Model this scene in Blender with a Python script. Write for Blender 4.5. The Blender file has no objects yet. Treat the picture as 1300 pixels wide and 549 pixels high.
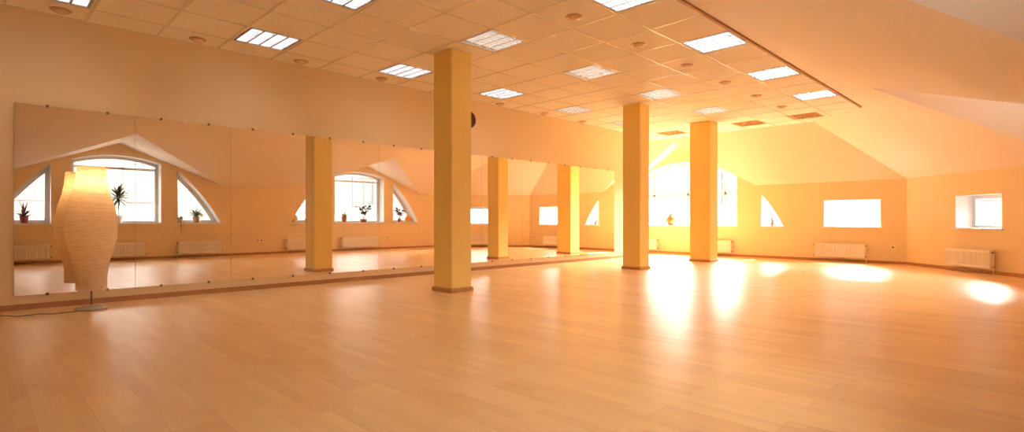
import bpy, bmesh, math, random
from mathutils import Vector, Matrix
from mathutils.geometry import tessellate_polygon
from math import sin, cos, pi, radians, sqrt

random.seed(7)
scene = bpy.context.scene
COL = scene.collection
Z = Vector((0, 0, 1))

# ---------------------------------------------------------------- room numbers
EYE = 0.88
MW = 7.157          # mirror wall (y)
RW = -0.20          # dormer wall (y)
FX = 13.10          # far wall (x)
NX = -3.0           # wall behind, outside the view (x)
WT = 1.71           # top of the low walls
CE = 2.968          # suspended ceiling
EDGE_Y = 2.46       # right edge of the flat ceiling
EDGE_X = 12.55      # far edge of the flat ceiling
DC = 13.10 - 2.03   # diagonal wall:  x - y = DC
DT = 9.0            # ceiling chamfer: x - y = DT
AL = 11.3           # where the mirror wall ends
AY = 9.6            # end of the bay beyond it
DORM = (2.27, 8.13) # the two dormers of the right wall
GW, GZ = 2.15, 2.575
FGY, FGW, FGZ = 6.8, 1.85, 2.87   # far-wall dormer

# ---------------------------------------------------------------- materials
def nodes_of(name):
    m = bpy.data.materials.new(name)
    m.use_nodes = True
    nt = m.node_tree
    b = nt.nodes['Principled BSDF']
    return m, nt, b

def mat(name, col, rough=0.5, metal=0.0, spec=0.5, noise=0.0, nscale=8.0, bump=0.0, bscale=60.0, coat=0.0):
    m, nt, b = nodes_of(name)
    b.inputs['Roughness'].default_value = rough
    b.inputs['Metallic'].default_value = metal
    b.inputs['Specular IOR Level'].default_value = spec
    b.inputs['Coat Weight'].default_value = coat
    tc = nt.nodes.new('ShaderNodeTexCoord')
    n = nt.nodes.new('ShaderNodeTexNoise')
    n.inputs['Scale'].default_value = nscale
    n.inputs['Detail'].default_value = 4
    nt.links.new(tc.outputs['Object'], n.inputs['Vector'])
    mix = nt.nodes.new('ShaderNodeMix')
    mix.data_type = 'RGBA'
    c2 = [max(0, c * (1 - noise)) for c in col]
    mix.inputs[6].default_value = (*col, 1)
    mix.inputs[7].default_value = (*c2, 1)
    nt.links.new(n.outputs['Fac'], mix.inputs[0])
    nt.links.new(mix.outputs[2], b.inputs['Base Color'])
    if bump > 0:
        n2 = nt.nodes.new('ShaderNodeTexNoise')
        n2.inputs['Scale'].default_value = bscale
        n2.inputs['Detail'].default_value = 5
        nt.links.new(tc.outputs['Object'], n2.inputs['Vector'])
        bp = nt.nodes.new('ShaderNodeBump')
        bp.inputs['Strength'].default_value = bump
        bp.inputs['Distance'].default_value = 0.01
        nt.links.new(n2.outputs['Fac'], bp.inputs['Height'])
        nt.links.new(bp.outputs['Normal'], b.inputs['Normal'])
    return m

def emit(name, col, strength):
    m = bpy.data.materials.new(name)
    m.use_nodes = True
    nt = m.node_tree
    for n in list(nt.nodes):
        nt.nodes.remove(n)
    o = nt.nodes.new('ShaderNodeOutputMaterial')
    e = nt.nodes.new('ShaderNodeEmission')
    e.inputs['Color'].default_value = (*col, 1)
    e.inputs['Strength'].default_value = strength
    nt.links.new(e.outputs[0], o.inputs[0])
    return m

def glass_mat():
    m = bpy.data.materials.new('window glass')
    m.use_nodes = True
    nt = m.node_tree
    for n in list(nt.nodes):
        nt.nodes.remove(n)
    o = nt.nodes.new('ShaderNodeOutputMaterial')
    t = nt.nodes.new('ShaderNodeBsdfTransparent')
    t.inputs['Color'].default_value = (0.97, 0.98, 0.98, 1)
    g = nt.nodes.new('ShaderNodeBsdfGlossy')
    g.inputs['Roughness'].default_value = 0.02
    f = nt.nodes.new('ShaderNodeFresnel')
    f.inputs['IOR'].default_value = 1.2
    mx = nt.nodes.new('ShaderNodeMixShader')
    nt.links.new(f.outputs[0], mx.inputs[0])
    nt.links.new(t.outputs[0], mx.inputs[1])
    nt.links.new(g.outputs[0], mx.inputs[2])
    nt.links.new(mx.outputs[0], o.inputs[0])
    return m

def floor_mat():
    m, nt, b = nodes_of('laminate planks')
    L = nt.links.new
    tc = nt.nodes.new('ShaderNodeTexCoord')
    sep = nt.nodes.new('ShaderNodeSeparateXYZ')
    com = nt.nodes.new('ShaderNodeCombineXYZ')
    L(tc.outputs['Object'], sep.inputs[0])
    L(sep.outputs['Y'], com.inputs['X'])
    L(sep.outputs['X'], com.inputs['Y'])
    def brick(w, h, mortar, off):
        br = nt.nodes.new('ShaderNodeTexBrick')
        br.offset = off
        br.inputs['Scale'].default_value = 1.0
        br.inputs['Brick Width'].default_value = w
        br.inputs['Row Height'].default_value = h
        br.inputs['Mortar Size'].default_value = mortar
        br.inputs['Color1'].default_value = (0, 0, 0, 1)
        br.inputs['Color2'].default_value = (1, 1, 1, 1)
        br.inputs['Mortar'].default_value = (0.5, 0.5, 0.5, 1)
        L(com.outputs[0], br.inputs['Vector'])
        return br
    plank = brick(1.29, 0.195, 0.0012, 0.37)
    strip = brick(0.47, 0.065, 0.0004, 0.43)
    mp = nt.nodes.new('ShaderNodeMapping')
    mp.inputs['Scale'].default_value = (1.0, 17, 1)
    L(com.outputs[0], mp.inputs['Vector'])
    gr = nt.nodes.new('ShaderNodeTexNoise')
    gr.inputs['Scale'].default_value = 1.6
    gr.inputs['Detail'].default_value = 6
    gr.inputs['Distortion'].default_value = 0.15
    L(mp.outputs[0], gr.inputs['Vector'])
    # weights: plank tone, strip tone, grain
    def mul(a, k):
        n = nt.nodes.new('ShaderNodeMath'); n.operation = 'MULTIPLY'
        L(a, n.inputs[0]); n.inputs[1].default_value = k
        return n.outputs[0]
    def add(a, c):
        n = nt.nodes.new('ShaderNodeMath'); n.operation = 'ADD'
        L(a, n.inputs[0]); L(c, n.inputs[1])
        return n.outputs[0]
    val = add(add(mul(plank.outputs['Color'], 0.34), mul(strip.outputs['Color'], 0.30)), mul(gr.outputs['Fac'], 0.58))
    ramp = nt.nodes.new('ShaderNodeValToRGB')
    e = ramp.color_ramp.elements
    e[0].position = 0.18; e[0].color = (*FLOOR_DARK, 1)
    e[1].position = 0.95; e[1].color = (*FLOOR_LIGHT, 1)
    L(val, ramp.inputs[0])
    mx = nt.nodes.new('ShaderNodeMix'); mx.data_type = 'RGBA'
    L(mul(plank.outputs['Fac'], 0.45), mx.inputs[0])
    L(ramp.outputs[0], mx.inputs[6])
    mx.inputs[7].default_value = (*[c * 0.6 for c in FLOOR_DARK], 1)
    L(mx.outputs[2], b.inputs['Base Color'])
    rr = nt.nodes.new('ShaderNodeMapRange')
    rr.inputs['To Min'].default_value = 0.29
    rr.inputs['To Max'].default_value = 0.32
    L(gr.outputs['Fac'], rr.inputs['Value'])
    L(rr.outputs[0], b.inputs['Roughness'])
    b.inputs['Specular IOR Level'].default_value = 0.5
    bp = nt.nodes.new('ShaderNodeBump')
    bp.inputs['Strength'].default_value = 0.012
    bp.inputs['Distance'].default_value = 0.004
    L(gr.outputs['Fac'], bp.inputs['Height'])
    L(bp.outputs['Normal'], b.inputs['Normal'])
    return m

def paper_mat():
    m = bpy.data.materials.new('crinkled lamp paper')
    m.use_nodes = True
    nt = m.node_tree
    for n in list(nt.nodes):
        nt.nodes.remove(n)
    L = nt.links.new
    o = nt.nodes.new('ShaderNodeOutputMaterial')
    d = nt.nodes.new('ShaderNodeBsdfDiffuse')
    t = nt.nodes.new('ShaderNodeBsdfTranslucent')
    tc = nt.nodes.new('ShaderNodeTexCoord')
    n = nt.nodes.new('ShaderNodeTexNoise')
    n.inputs['Scale'].default_value = 14
    n.inputs['Detail'].default_value = 5
    L(tc.outputs['Object'], n.inputs['Vector'])
    r = nt.nodes.new('ShaderNodeValToRGB')
    r.color_ramp.elements[0].color = (0.90, 0.71, 0.47, 1)
    r.color_ramp.elements[1].color = (0.96, 0.81, 0.60, 1)
    L(n.outputs['Fac'], r.inputs[0])
    L(r.outputs[0], d.inputs['Color'])
    L(r.outputs[0], t.inputs['Color'])
    mx = nt.nodes.new('ShaderNodeMixShader')
    mx.inputs[0].default_value = 0.45
    L(d.outputs[0], mx.inputs[1]); L(t.outputs[0], mx.inputs[2])
    bp = nt.nodes.new('ShaderNodeBump')
    bp.inputs['Strength'].default_value = 0.25
    bp.inputs['Distance'].default_value = 0.01
    L(n.outputs['Fac'], bp.inputs['Height'])
    L(bp.outputs['Normal'], d.inputs['Normal'])
    L(mx.outputs[0], o.inputs[0])
    return m

FLOOR_DARK = (0.77, 0.45, 0.185)
FLOOR_LIGHT = (0.97, 0.67, 0.33)

M = {}
M['floor'] = floor_mat()
M['wall'] = mat('peach wall paint', (0.87, 0.67, 0.39), 0.6, noise=0.03, nscale=1.2, bump=0.05, bscale=120)
M['gloss_wall'] = mat('peach satin wall paint', (0.87, 0.67, 0.39), 0.42, noise=0.03, nscale=1.2, bump=0.03, bscale=120)
M['ceil'] = mat('ceiling tile', (0.95, 0.85, 0.68), 0.8, noise=0.04, nscale=30, bump=0.15, bscale=250)
M['tbar'] = mat('ceiling grid metal', (0.92, 0.80, 0.60), 0.25, spec=0.8, noise=0.02)
M['roof'] = mat('sloped ceiling plaster', (0.91, 0.79, 0.63), 0.55, noise=0.03, nscale=1.5, bump=0.04, bscale=90)
M['reveal'] = mat('white window reveal', (0.86, 0.83, 0.80), 0.6, noise=0.02)
M['soffit'] = mat('white dormer soffit', (0.88, 0.79, 0.71), 0.6, noise=0.02)
M['base'] = mat('wood baseboard', (0.50, 0.225, 0.075), 0.4, noise=0.25, nscale=6)
M['trim'] = mat('brown ceiling gap shade', (0.45, 0.22, 0.08), 0.5, noise=0.1)  # brown stands in for the shadow gap along the ceiling edge
M['column'] = mat('yellow column paint', (0.97, 0.69, 0.19), 0.5, noise=0.03, nscale=2, bump=0.04, bscale=90)
M['colbase'] = mat('column skirting', (0.62, 0.30, 0.09), 0.45, noise=0.2, nscale=6)
M['mirror'] = mat('mirror silver', (0.92, 0.87, 0.80), 0.0, metal=1.0)
M['mback'] = mat('mirror edge', (0.25, 0.22, 0.18), 0.3)
M['clip'] = mat('mirror clip metal', (0.30, 0.19, 0.10), 0.35, metal=0.8)
M['white'] = mat('white plastic', (0.84, 0.83, 0.82), 0.35, noise=0.01)
M['frame'] = mat('window frame pvc', (0.74, 0.74, 0.75), 0.35, noise=0.02)
M['glass'] = glass_mat()
M['rad'] = mat('radiator enamel', (0.93, 0.84, 0.72), 0.35, noise=0.02)
M['radin'] = mat('radiator grille', (0.45, 0.30, 0.18), 0.5)
M['valve'] = mat('valve plastic', (0.40, 0.20, 0.10), 0.4)
M['lou'] = mat('louvre aluminium', (0.36, 0.36, 0.38), 0.3, metal=0.2, noise=0.02)
M['lou_whitened'] = mat('louvre whitened copy', (0.80, 0.79, 0.78), 0.3, metal=0.1, noise=0.02)  # same louvre, whitened in its colour to look brightly lit
M['housing_shade'] = mat('housing painted cell shade', (0.30, 0.20, 0.12), 0.4)  # dark copy of the housing, paints the shade between louvre blades
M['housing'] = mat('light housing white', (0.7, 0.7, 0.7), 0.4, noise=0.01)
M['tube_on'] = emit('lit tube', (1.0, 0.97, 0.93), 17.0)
M['tube_glow'] = emit('unlit tube added glow', (1.0, 0.95, 0.87), 3.6)  # glow added to unlit tubes so their louvres look white
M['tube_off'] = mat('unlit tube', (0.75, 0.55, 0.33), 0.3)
M['lou_off'] = mat('louvre unlit gold tint', (0.78, 0.50, 0.24), 0.35, metal=0.3)  # same fitting tinted darker gold, the unlit look put into the colour
M['ring'] = mat('spot ring', (0.62, 0.38, 0.20), 0.3, metal=0.4)
M['dome'] = mat('spot frosted glass', (0.86, 0.64, 0.42), 0.25)
M['steel'] = mat('brushed steel', (0.50, 0.45, 0.40), 0.35, metal=0.85, noise=0.1)
M['lampbase'] = mat('lamp base grey', (0.47, 0.42, 0.35), 0.4, metal=0.0, noise=0.1)
M['paper'] = paper_mat()
M['wire'] = mat('shade wire', (0.62, 0.42, 0.21), 0.6)
M['bulb'] = emit('lit bulb', (1.0, 0.67, 0.34), 55.0)
M['cord'] = mat('black cord', (0.06, 0.035, 0.02), 0.5)
M['clock'] = mat('clock rim wood', (0.26, 0.11, 0.035), 0.4, noise=0.3)
M['dial'] = mat('clock dial', (0.55, 0.33, 0.16), 0.5)
M['hand'] = mat('clock hands', (0.03, 0.02, 0.02), 0.4)
M['terra'] = mat('terracotta pot', (0.46, 0.13, 0.06), 0.6, noise=0.15, nscale=20)
M['redpot'] = mat('dark red pot', (0.33, 0.06, 0.04), 0.45, noise=0.1)
M['brownpot'] = mat('brown pot', (0.30, 0.09, 0.05), 0.5, noise=0.1)
M['whitepot'] = mat('white pot', (0.82, 0.78, 0.74), 0.4, noise=0.03)
M['basket'] = mat('woven basket', (0.62, 0.38, 0.24), 0.8, noise=0.4, nscale=60)
M['soil'] = mat('soil', (0.07, 0.04, 0.025), 0.9, noise=0.5, nscale=50)
M['agave'] = mat('agave leaf', (0.09, 0.10, 0.07), 0.45, noise=0.5, nscale=12)
M['redleaf'] = mat('reddish leaf', (0.20, 0.05, 0.05), 0.45, noise=0.4, nscale=12)
M['dleaf'] = mat('dracaena leaf', (0.10, 0.14, 0.05), 0.4, noise=0.5, nscale=10)
M['sleaf'] = mat('spider plant leaf', (0.26, 0.34, 0.09), 0.45, noise=0.5, nscale=14)
M['yleaf'] = mat('yellow green leaf', (0.46, 0.44, 0.08), 0.45, noise=0.35, nscale=14)
M['bleaf'] = mat('dark rubber leaf', (0.11, 0.05, 0.035), 0.35, noise=0.5, nscale=14)
M['stem'] = mat('plant stem', (0.22, 0.14, 0.07), 0.7, noise=0.3)
M['cream'] = mat('cream ball', (0.84, 0.68, 0.36), 0.4, noise=0.1)
M['orange'] = mat('orange ball', (0.85, 0.36, 0.05), 0.4, noise=0.2, nscale=5)
M['gourd'] = mat('amber glazed vase', (0.50, 0.20, 0.06), 0.3, noise=0.2)
M['twig'] = mat('dry twig', (0.45, 0.28, 0.20), 0.7)
M['facade'] = mat('pale plaster facade', (0.19, 0.178, 0.174), 0.8, noise=0.06, nscale=1.5)
M['facade2'] = mat('facade moulding', (0.135, 0.12, 0.115), 0.8, noise=0.06)
M['fwin'] = mat('facade window glass', (0.11, 0.115, 0.12), 0.15)
M['ground'] = mat('street paving', (0.14, 0.13, 0.12), 0.9, noise=0.2)

# ---------------------------------------------------------------- helpers
def link(o, parent=None):
    COL.objects.link(o)
    if parent is not None:
        o.parent = parent
    return o

def obj(name, bm, mats, parent=None, smooth=False, loc=None, recalc=True):
    if recalc:
        bmesh.ops.recalc_face_normals(bm, faces=bm.faces[:])
    me = bpy.data.meshes.new(name)
    bm.to_mesh(me)
    bm.free()
    for m in (mats if isinstance(mats, (list, tuple)) else [mats]):
        me.materials.append(m)
    if smooth:
        for p in me.polygons:
            p.use_smooth = True
    o = bpy.data.objects.new(name, me)
    if loc:
        o.location = loc
    return link(o, parent)

def thing(name, label, cat, loc=(0, 0, 0), rotz=0.0, group=None):
    o = bpy.data.objects.new(name, None)
    o.empty_display_size = 0.1
    o.location = loc
    o.rotation_euler = (0, 0, rotz)
    tag(o, label, cat, group)
    return link(o)

def tag(o, label, cat, group=None):
    o['label'] = label
    o['category'] = cat
    if group:
        o['group'] = group
    return o

def structure(name, bm, mats, parent=None, smooth=False):
    o = obj(name, bm, mats, parent, smooth)
    o['kind'] = 'structure'
    return o

def dup(root, loc, rotz, label):
    r = root.copy(); COL.objects.link(r)
    r.location = loc; r.rotation_euler = (0, 0, rotz); r['label'] = label
    for ch in list(root.children):
        c = ch.copy(); COL.objects.link(c); c.parent = r
        for g in list(ch.children):
            d = g.copy(); COL.objects.link(d); d.parent = c
    return r

def box(bm, x0, x1, y0, y1, z0, z1, mi=0):
    vs = [bm.verts.new((x, y, z)) for z in (z0, z1) for y in (y0, y1) for x in (x0, x1)]
    for f in ((0, 2, 3, 1), (4, 5, 7, 6), (0, 1, 5, 4), (2, 6, 7, 3), (0, 4, 6, 2), (1, 3, 7, 5)):
        bm.faces.new([vs[i] for i in f]).material_index = mi

def lathe(bm, prof, n=32, c=(0, 0, 0), mi=0, close=True, wob=None):
    rings = []
    for k, (r, z) in enumerate(prof):
        rings.append([bm.verts.new((c[0] + (r + (wob(i / n, k) if wob else 0)) * cos(2 * pi * i / n),
                                    c[1] + (r + (wob(i / n, k) if wob else 0)) * sin(2 * pi * i / n),
                                    c[2] + z)) for i in range(n)])
    for a, b in zip(rings, rings[1:]):
        for i in range(n):
            bm.faces.new((a[i], a[(i + 1) % n], b[(i + 1) % n], b[i])).material_index = mi
    if close:
        if prof[0][0] > 1e-5:
            bm.faces.new(rings[0][::-1]).material_index = mi
        if prof[-1][0] > 1e-5:
            bm.faces.new(rings[-1]).material_index = mi

def tube(bm, pts, r, n=8, mi=0, r1=None):
    pts = [Vector(p) for p in pts]
    rings = []
    for i, p in enumerate(pts):
        d = (pts[min(i + 1, len(pts) - 1)] - pts[max(i - 1, 0)]).normalized()
        a = d.cross(Z)
        if a.length < 1e-3:
            a = Vector((1, 0, 0))
        a.normalize()
        b = d.cross(a).normalized()
        rr = r if r1 is None else r + (r1 - r) * i / max(1, len(pts) - 1)
        rings.append([bm.verts.new(p + a * rr * cos(2 * pi * k / n) + b * rr * sin(2 * pi * k / n)) for k in range(n)])
    for a, b in zip(rings, rings[1:]):
        for k in range(n):
            bm.faces.new((a[k], a[(k + 1) % n], b[(k + 1) % n], b[k])).material_index = mi
    bm.faces.new(rings[0][::-1]).material_index = mi
    bm.faces.new(rings[-1]).material_index = mi

def sphere(bm, c, r, n=24, m=14, sz=1.0, mi=0):
    lathe(bm, [(max(r * sin(pi * k / m), 0.0005), -r * sz * cos(pi * k / m)) for k in range(m + 1)], n, c, mi)

class Plane:
    """a wall: s along it, z up, d outwards"""
    def __init__(self, o, xd, out):
        self.o, self.x, self.n = Vector(o), Vector(xd).normalized(), Vector(out).normalized()
    def p(self, s, z, d=0.0):
        return self.o + self.x * s + Z * z + self.n * d

def prism(bm, plane, loops, d0, d1, mi=0, side_mi=None, caps=(True, True)):
    """loops[0] is the outline, the rest holes, all (s, z); extruded from d0 to d1"""
    flat = [v for lp in loops for v in lp]
    tris = tessellate_polygon([[Vector((s, z, 0)) for s, z in lp] for lp in loops])
    A = [bm.verts.new(plane.p(s, z, d0)) for s, z in flat]
    B = [bm.verts.new(plane.p(s, z, d1)) for s, z in flat]
    for t in tris:
        for V, on in ((A, caps[0]), (B, caps[1])):
            if on:
                try:
                    bm.faces.new([V[i] for i in t]).material_index = mi
                except ValueError:
                    pass
    k = 0
    for li, lp in enumerate(loops):
        n = len(lp)
        for i in range(n):
            a, b = k + i, k + (i + 1) % n
            f = bm.faces.new((A[a], A[b], B[b], B[a]))
            f.material_index = mi if (li == 0 or side_mi is None) else side_mi
        k += n

def ring_prism(bm, plane, outer, inner, d0, d1, mi=0):
    n = len(outer)
    V = [[bm.verts.new(plane.p(s, z, d)) for s, z in lp] for lp, d in ((outer, d0), (inner, d0), (inner, d1), (outer, d1))]
    for a, b in ((0, 1), (1, 2), (2, 3), (3, 0)):
        for i in range(n):
            j = (i + 1) % n
            bm.faces.new((V[a][i], V[a][j], V[b][j], V[b][i])).material_index = mi

def inset(lp, w):
    """polygon (s,z) shrunk by w"""
    n = len(lp)
    area = sum(lp[i][0] * lp[(i + 1) % n][1] - lp[(i + 1) % n][0] * lp[i][1] for i in range(n))
    sg = 1 if area > 0 else -1
    out = []
    for i in range(n):
        p0, p1, p2 = Vector(lp[i - 1]), Vector(lp[i]), Vector(lp[(i + 1) % n])
        e1, e2 = (p1 - p0).normalized(), (p2 - p1).normalized()
        n1, n2 = Vector((-e1.y, e1.x)) * sg, Vector((-e2.y, e2.x)) * sg
        q = (n1 + n2)
        q = q / max(0.35, q.dot(n1))
        out.append((p1.x + q.x * w, p1.y + q.y * w))
    return out

def arch(c, hw, z0, zs, za, n=20):
    """arched opening, counter-clockwise in (s,z)"""
    rise = za - zs
    R = (hw * hw + rise * rise) / (2 * rise)
    a0 = math.asin(hw / R)
    top = [(c + R * sin(a0 - 2 * a0 * i / n), za - R + R * cos(a0 - 2 * a0 * i / n)) for i in range(n + 1)]
    return [(c - hw, z0), (c + hw, z0)] + top

def quarter(c, sd, a, b, z0, z1, bulge=0.07, n=10):
    """three-cornered flank opening with a bowed outer edge; sd = +1 right, -1 left"""
    pts = [(a, z0), (b, z0)]
    for i in range(1, n + 1):
        t = i / n
        s = b + (a - b) * t; z = z0 + (z1 - z0) * t
        dx, dz = (z1 - z0), (b - a)
        l = sqrt(dx * dx + dz * dz)
        k = bulge * 4 * t * (1 - t)
        pts.append((s + k * dx / l, z + k * dz / l))
    pts = [(c + sd * s, z) for s, z in pts]
    return pts if sd > 0 else pts[::-1]

def quad_slab(bm, pts, up, mi=0):
    """planar polygon of 3D points with a copy moved by up"""
    pts = [Vector(p) for p in pts]
    up = Vector(up)
    n = (pts[1] - pts[0]).cross(pts[2] - pts[0]).normalized()
    tris = tessellate_polygon([pts])
    A = [bm.verts.new(p) for p in pts]
    B = [bm.verts.new(p + up) for p in pts]
    for t in tris:
        bm.faces.new([A[i] for i in t]).material_index = mi
        bm.faces.new([B[i] for i in t]).material_index = mi
    for i in range(len(pts)):
        j = (i + 1) % len(pts)
        bm.faces.new((A[i], A[j], B[j], B[i])).material_index = mi

PR = Plane((0, RW, 0), (1, 0, 0), (0, -1, 0))
PF = Plane((FX, 0, 0), (0, 1, 0), (1, 0, 0))
DCX, DCY = FX, FX - DC                  # far corner of the diagonal wall
RCX = DC + RW                           # near corner of the diagonal wall
PD = Plane((DCX, DCY, 0), (-1, -1, 0), (1, -1, 0))
DLEN = (Vector((DCX, DCY)) - Vector((RCX, RW))).length
DEPTH = 0.42

# ================================================================ THE SETTING
# floor
bm = bmesh.new()
pl = Plane((0, 0, 0), (1, 0, 0), (0, 0, 1))
def floor_poly():
    return [(NX, RW), (RCX, RW), (FX, DCY), (FX, AY), (AL, AY), (AL, MW), (NX, MW)]
quad_slab(bm, [(x, y, 0) for x, y in floor_poly()], (0, 0, -0.15))
structure('floor', bm, M['floor'])

# openings
HB = 0.80
WIN = []           # (plane, loop, kind)
flank_h = 2.05
for c in DORM:
    WIN.append((PR, arch(c, 0.80, HB, 2.17, 2.31), 'arch'))
    WIN.append((PR, quarter(c, 1, 1.13, 2.07, HB, flank_h), 'flank'))
    WIN.append((PR, quarter(c, -1, 1.13, 2.07, HB, flank_h), 'flank'))
FB = 0.73
WIN.append((PF, arch(FGY, 1.41, FB, 1.95, 2.40, 28), 'bigarch'))
WIN.append((PF, [(y, z) for y, z in quarter(4.82, -1, 0.0, 0.50, FB, 1.50, 0.03)], 'smallflank'))
WIN.append((PF, [(2.466, FB), (3.50, FB), (3.50, 1.31), (2.466, 1.31)], 'small'))
d1 = (Vector((DCX, DCY)) - Vector((12.27, 1.199))).length
d2 = (Vector((DCX, DCY)) - Vector((11.63, 0.56))).length
WIN.append((PD, [(d1, FB), (d2, FB), (d2, 1.31), (d1, 1.31)], 'small2'))

def wall(name, plane, outline, inner_mat=M['wall'], depth=DEPTH):
    bm = bmesh.new()
    prism(bm, plane, [outline] + [w[1] for w in WIN if w[0] is plane], 0, depth, 0, 1)
    return structure(name, bm, [inner_mat, M['reveal']])

ol = [(NX, 0), (RCX, 0), (RCX, WT)]
for c in (DORM[1], DORM[0]):
    ol += [(c + GW, WT), (c, GZ), (c - GW, WT)]
ol += [(NX, WT)]
wall('wall_right', PR, ol)
wall('wall_far', PF, [(DCY, 0), (AY, 0), (AY, WT), (FGY + FGW, WT), (FGY, FGZ), (FGY - FGW, WT), (DCY, WT)])
wall('wall_diagonal', PD, [(0, 0), (DLEN, 0), (DLEN, WT), (0, WT)])
bm = bmesh.new(); box(bm, NX, AL, MW, MW + 0.3, 0, CE + 0.3)
structure('wall_left', bm, M['gloss_wall'])
bm = bmesh.new(); box(bm, AL - 0.3, AL, MW + 0.3, AY, 0, CE + 0.3)
structure('wall_bay', bm, M['wall'])
bm = bmesh.new(); box(bm, AL - 0.3, FX + 0.4, AY, AY + 0.3, 0, CE + 0.3)
structure('wall_end', bm, M['wall'])
bm = bmesh.new(); box(bm, NX - 0.3, NX, RW - 0.4, MW + 0.3, 0, CE + 0.3)
structure('wall_near', bm, M['wall'])

# sloped ceilings
slopeR = (CE - WT) / (EDGE_Y - RW)
yR = lambda z: EDGE_Y - (CE - z) / slopeR
bm = bmesh.new()
pts = [(NX, RW, WT)]
for c in DORM:
    pts += [(c - GW, RW, WT), (c, yR(GZ), GZ), (c + GW, RW, WT)]
pts += [(RCX, RW, WT), (DT + EDGE_Y, EDGE_Y, CE), (NX, EDGE_Y, CE)]
quad_slab(bm, pts, (0, -0.10, 0.22))
quad_slab(bm, [(NX, RW, WT), (DORM[0] - GW, RW, WT), (DORM[0] - GW, RW - 0.6, WT), (NX, RW - 0.6, WT)], (0, 0, 0.2))
structure('ceiling_slope_right', bm, M['roof'])

bm = bmesh.new()
for c in DORM:
    for sd in (-1, 1):
        quad_slab(bm, [(c, RW - 0.75, GZ), (c, yR(GZ), GZ), (c + sd * GW, RW, WT), (c + sd * GW, RW - 0.75, WT)], (0, 0, 0.12))
structure('ceiling_dormer_right', bm, M['soffit'])

bm = bmesh.new()
quad_slab(bm, [(FX, DCY, WT), (RCX, RW, WT), (DT + EDGE_Y, EDGE_Y, CE), (EDGE_X, EDGE_X - DT, CE)], (0.1, -0.1, 0.22))
structure('ceiling_slope_diagonal', bm, M['roof'])

xF = lambda z: FX - (FX - EDGE_X) * (z - WT) / (CE - WT)
bm = bmesh.new()
quad_slab(bm, [(FX, DCY, WT), (FX, FGY - FGW, WT), (xF(FGZ), FGY, FGZ), (FX, FGY + FGW, WT), (FX, AY, WT),
               (EDGE_X, AY, CE), (EDGE_X, EDGE_X - DT, CE)], (0.22, 0, 0.1))
structure('ceiling_slope_far', bm, M['roof'])
bm = bmesh.new()
for sd in (-1, 1):
    quad_slab(bm, [(FX + 0.43, FGY, FGZ), (xF(FGZ), FGY, FGZ), (FX, FGY + sd * FGW, WT), (FX + 0.43, FGY + sd * FGW, WT)], (0, 0, 0.12))
structure('ceiling_dormer_far', bm, M['soffit'])

# flat suspended ceiling with real recesses for the light fittings
PX, X0, PY, Y0 = 0.627, 2.10, 0.60, 6.70
LIGHTS = []        # (x0, y0, state)
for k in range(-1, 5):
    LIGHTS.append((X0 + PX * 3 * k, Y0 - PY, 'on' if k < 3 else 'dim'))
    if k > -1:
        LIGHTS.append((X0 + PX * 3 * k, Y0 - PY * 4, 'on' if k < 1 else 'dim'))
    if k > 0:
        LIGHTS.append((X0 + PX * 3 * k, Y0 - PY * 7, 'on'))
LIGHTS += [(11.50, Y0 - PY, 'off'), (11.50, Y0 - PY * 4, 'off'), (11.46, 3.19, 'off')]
S = 0.575
def hole(x, y):
    x0, y0 = x + (PX - S) / 2, y + (PY - S) / 2
    return [(x0, y0), (x0 + S, y0), (x0 + S, y0 + S), (x0, y0 + S)]
cpoly = [(NX, EDGE_Y), (DT + EDGE_Y, EDGE_Y), (EDGE_X, EDGE_X - DT), (EDGE_X, AY), (AL, AY), (AL, MW), (NX, MW)]
bm = bmesh.new()
PC = Plane((0, 0, CE), (1, 0, 0), (0, 0, 1))
PC.p = lambda s, z, d=0.0: Vector((s, z, CE + d))
prism(bm, PC, [cpoly] + [hole(x, y) for x, y, _ in LIGHTS], 0, 0.02)
structure('ceiling', bm, M['ceil'])
bm = bmesh.new()
quad_slab(bm, [(NX - .3, EDGE_Y - .3, CE + 0.3), (FX + .5, EDGE_Y - .3, CE + 0.3), (FX + .5, AY + .3, CE + 0.3), (NX - .3, AY + .3, CE + 0.3)], (0, 0, 0.1))
structure('ceiling_void', bm, M['ceil'])
# grid of T-bars
bm = bmesh.new()
def inlight(x, y):
    return any(hx - 0.01 < x < hx + PX + 0.01 and hy - 0.01 < y < hy + PY + 0.01 for hx, hy, _ in LIGHTS)
k = -8
while X0 + PX * k < EDGE_X:
    x = X0 + PX * k
    if x > NX:
        y0 = max(EDGE_Y, x - DT)
        y1 = MW if x < AL else AY
        if y1 - y0 > 0.1:
            box(bm, x - 0.011, x + 0.011, y0, y1, CE - 0.005, CE + 0.001)
    k += 1
for k in range(-4, 8):
    y = Y0 - PY * k
    x0 = NX if y < MW else AL
    x1 = min(EDGE_X, y + DT)
    if y > EDGE_Y and y < AY:
        box(bm, x0, x1, y - 0.011, y + 0.011, CE - 0.0051, CE + 0.001)
structure('trim_1', bm, M['tbar'])
# brown strip painting the shadow gap between flat ceiling and right slope; wall angle on the mirror side
bm = bmesh.new()
box(bm, NX, DT + EDGE_Y + 0.02, EDGE_Y - 0.012, EDGE_Y + 0.018, CE - 0.030, CE + 0.01)
structure('gap_shade_strip', bm, M['trim'])
bm = bmesh.new()
box(bm, NX, AL, MW - 0.022, MW, CE - 0.006, CE + 0.001)
structure('trim_3', bm, M['tbar'])

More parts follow.
